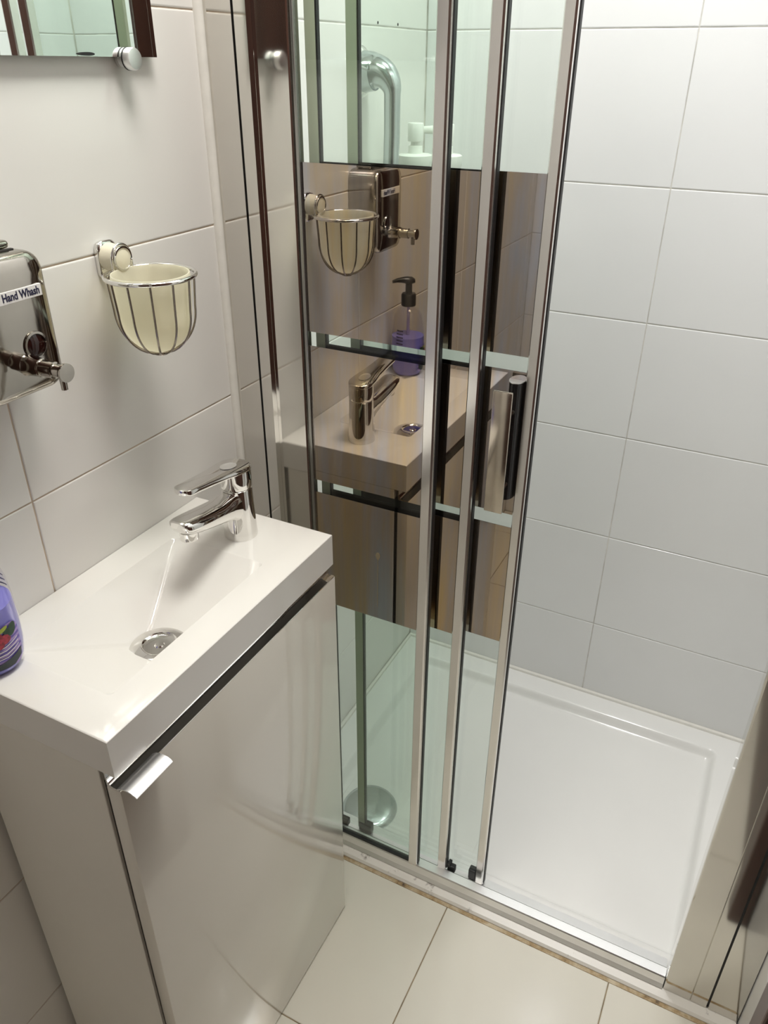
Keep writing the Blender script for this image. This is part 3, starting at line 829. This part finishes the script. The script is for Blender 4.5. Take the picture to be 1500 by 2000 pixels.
# ------------------------------------------------------------------ purple soap bottle on the basin
BX, BY = 0.0430, -0.4225
BT = thing('soap_bottle', 'clear pump bottle of purple liquid soap on the basin corner', 'bottle', (BX, BY, ZT))
def bprof(off=0.0):
    P = [(0.0235, 0.0), (0.0258, 0.0015), (0.0292, 0.009), (0.0318, 0.026), (0.0325, 0.050), (0.0318, 0.078), (0.0298, 0.099), (0.0258, 0.1155), (0.0190, 0.1265), (0.0130, 0.131), (0.0120, 0.136)]
    return [(max(r - off, 0.001), ZT + h) for r, h in P]
bo = obj('bottle_body', lathe(bprof(), (BX, BY, 0), n=44), M['bottleclear'], BT, smooth=True)
lq = [(r, h + 0.0012) for r, h in bprof(0.0009) if h < ZT + 0.072] + [(0.0306, ZT + 0.0760), (0.001, ZT + 0.0762)]
obj('soap', lathe(lq, (BX, BY, 0), n=44), M['liquid'], bo, smooth=True)
obj('dip_tube', tube([(BX, BY, ZT + 0.077), (BX, BY, ZT + 0.134)], 0.0030, n=10), plain('lilac_tube', (0.35, 0.3, 0.6), 0.3), bo, smooth=True)
def brad(z):
    P = bprof()
    for (r0, h0), (r1, h1) in zip(P, P[1:]):
        if h0 <= z <= h1: return r0 + (r1 - r0) * (z - h0) / (h1 - h0)
    return 0.03
AC = math.atan2(-0.37, 0.62)                      # the label faces the room
def patch(name, outline, mat, off, parent, sub=6):
    """outline: (arc length from the label centre, height above basin) wrapped on the bottle"""
    bm = bmesh.new()
    vs = [bm.verts.new((u, 0, v)) for u, v in outline]
    f = bm.faces.new(vs)
    bmesh.ops.triangulate(bm, faces=[f])
    bmesh.ops.subdivide_edges(bm, edges=bm.edges[:], cuts=3, use_grid_fill=True)
    for v in bm.verts:
        u, z = v.co.x, ZT + v.co.z
        r = brad(z) + off; a = AC + u / 0.0315
        v.co = Vector((BX + r * math.cos(a), BY + r * math.sin(a), z))
    return obj(name, bm, mat, parent, smooth=True)
def ell(cu, cv, ru, rv, n=18, rot=0.0):
    return [(cu + ru * math.cos(t) * math.cos(rot) - rv * math.sin(t) * math.sin(rot), cv + ru * math.cos(t) * math.sin(rot) + rv * math.sin(t) * math.cos(rot)) for t in [2 * math.pi * i / n for i in range(n)]]
lab = patch('front_label', rrect(-0.028, 0.031, 0.0095, 0.060, 0.009), M['purplelabel'], 0.0004, bo)
patch('label_base_panel', [(-0.027, 0.0100)] + [(u, 0.0105 + 0.004 * 0) for u in (0.0, 0.018)] + [(0.0285, 0.0160), (0.0295, 0.0255), (0.018, 0.0215), (0.0, 0.0170), (-0.027, 0.0160)], M['labeldark'], 0.0008, bo)
for i, (cu, cv, ru) in enumerate(((0.006, 0.050, 0.0062), (0.0135, 0.0455, 0.0060), (0.007, 0.0415, 0.0055), (-0.002, 0.046, 0.006), (0.000, 0.0385, 0.005))):
    patch('raspberry_print', ell(cu, cv, ru, ru * 0.95), M['berry'], 0.0008 + 0.0001 * i, bo)
patch('leaf_print', ell(0.0225, 0.0525, 0.0072, 0.0048, rot=1.1), M['leaf'], 0.0010, bo)
patch('leaf_print', ell(0.0165, 0.0535, 0.0050, 0.0030, rot=2.3), M['leaf'], 0.0011, bo)
patch('flower_print', ell(0.0130, 0.0568, 0.0060, 0.0022, rot=0.35), M['yellowgreen'], 0.0012, bo)
for k_ in range(4):
    patch('label_line', [(0.0 - 0.02, 0.0365 - 0.0042 * k_), (0.012, 0.0358 - 0.0042 * k_), (0.027, 0.0395 - 0.0042 * k_), (0.027, 0.0404 - 0.0042 * k_), (0.012, 0.0368 - 0.0042 * k_), (-0.02, 0.0374 - 0.0042 * k_)], M['paper'], 0.0007, bo)
# rear print: small dark lines of text seen in the mirror band
for k_ in range(5):
    patch('rear_print_line', [(0.062, 0.090 - 0.0062 * k_), (0.076, 0.0905 - 0.0062 * k_), (0.076, 0.0925 - 0.0062 * k_), (0.062, 0.092 - 0.0062 * k_)], M['ink'], 0.0004, bo)
pm = bmesh.new()
add_lathe(pm, [(0.0132, ZT + 0.1330), (0.0140, ZT + 0.1345), (0.0140, ZT + 0.1530), (0.0125, ZT + 0.1560), (0.0065, ZT + 0.1565), (0.0062, ZT + 0.1740)], (BX, BY, 0), n=28)
nd = Vector((-0.78, 0.62, 0)).normalized(); sd = Vector((-nd.y, nd.x, 0)); B0 = Vector((BX, BY, 0))
loops = []
for s, hw, zb_, zt_ in ((-0.011, 0.005, 0.1745, 0.1825), (-0.006, 0.0085, 0.1735, 0.1860), (0.004, 0.0085, 0.1735, 0.1870), (0.012, 0.006, 0.1755, 0.1862), (0.022, 0.0042, 0.1765, 0.1845), (0.0315, 0.0032, 0.1755, 0.1810)):
    loops.append([tuple(B0 + nd * s + sd * (hw * math.cos(t)) + Vector((0, 0, ZT + (zb_ + zt_) / 2 + (zt_ - zb_) / 2 * math.sin(t)))) for t in [2 * math.pi * i / 14 for i in range(14)]])
loft(pm, loops)
obj('pump_head', pm, M['pumpblack'], BT, smooth=True)

# ------------------------------------------------------------------ inside the shower: grab rail, shelf and bottles
GR = thing('grab_rail', 'chrome tubular grab rail on the left wall inside the shower', 'grab rail', (0.0, 0.44, 1.0))
YG = 0.435
pts = [(0.004, YG, 1.305), (0.030, YG, 1.3055)]
for i in range(13):
    a = math.radians(90 * i / 12); pts.append((0.030 + 0.030 * math.sin(a), YG, 1.2755 + 0.030 * math.cos(a)))
pts += [(0.0600, YG, 1.22), (0.0575, YG, 1.12), (0.0560, YG, 1.02), (0.0575, YG, 0.93), (0.0600, YG, 0.865)]
for i in range(13):
    a = math.radians(90 * i / 12); pts.append((0.030 + 0.030 * math.cos(a), YG, 0.835 - 0.030 * math.sin(a)))
pts += [(0.004, YG, 0.805)]
rr_ = [0.030, 0.0265] + [0.0255 - 0.0125 * i / 12 for i in range(13)] + [0.0128] * 5 + [0.0128] * 13 + [0.0128]
obj('rail_tube', tube(pts, rr_, n=20), M['satin'], GR, smooth=True)
for z in (1.305, 0.805):
    obj('rail_flange', lathe([(0.036, 0.0005), (0.036, 0.006), (0.030, 0.012), (0.026, 0.014)], (0.0, YG, z), 'x', 32), M['chrome'], GR, smooth=True)

SZ = 1.030
sh = thing('corner_shelf', 'glass corner shelf behind the mirrored shower panels', 'shelf', (0.06, 0.62, SZ))
arc = [(0.001, YB - 0.001)] + [(0.001 + 0.24 * math.cos(a), YB - 0.001 - 0.24 * math.sin(a)) for a in [math.radians(90 * i / 14) for i in range(15)]]
obj('shelf_plate', extrude(arc, 'z', SZ - 0.006, SZ), M['glass'], sh)
obj('shelf_bracket', box(0.0005, 0.012, 0.56, 0.60, SZ - 0.016, SZ + 0.004 - 0.0042, bev=0.001), M['chrome'], sh)
def pump_bottle(label, x, y, h, r, ang):
    t = thing('pump_bottle', label, 'bottle', (x, y, SZ), 'white pump bottles in the shower')
    obj('bottle_body', lathe([(r - 0.003, SZ), (r, SZ + 0.003), (r, SZ + h - 0.020), (r - 0.004, SZ + h - 0.012)], (x, y, 0), n=32), M['whiteplastic'], t, smooth=True)
    obj('screw_cap', lathe([(r - 0.001, SZ + h - 0.0142), (r + 0.0005, SZ + h - 0.011), (r + 0.0005, SZ + h + 0.005), (r - 0.002, SZ + h + 0.007), (0.012, SZ + h + 0.008), (0.0115, SZ + h + 0.019), (0.008, SZ + h + 0.020), (0.0075, SZ + h + 0.026)], (x, y, 0), n=32), M['whiteplastic'], t, smooth=True)
    hd_ = bmesh.new()
    add_lathe(hd_, [(0.0125, SZ + h + 0.0262), (0.0130, SZ + h + 0.028), (0.0130, SZ + h + 0.052), (0.0120, SZ + h + 0.0535)], (x, y, 0), n=24)
    d = Vector((math.cos(ang), math.sin(ang), 0))
    add_tube(hd_, [Vector((x, y, SZ + h + 0.044)) + d * s for s in (0.0, 0.02, 0.038)] + [Vector((x, y, SZ + h + 0.040)) + d * 0.043], [0.0075, 0.007, 0.006, 0.005], n=12)
    obj('pump_head', hd_, M['whiteplastic'], t, smooth=True)
pump_bottle('white pump bottle nearer the chrome grab rail, in front of another', 0.0690, 0.5050, 0.1490, 0.0275, 2.2)
pump_bottle('white pump bottle standing behind the nearer white bottle', 0.0990, 0.5650, 0.1450, 0.0275, 3.4)
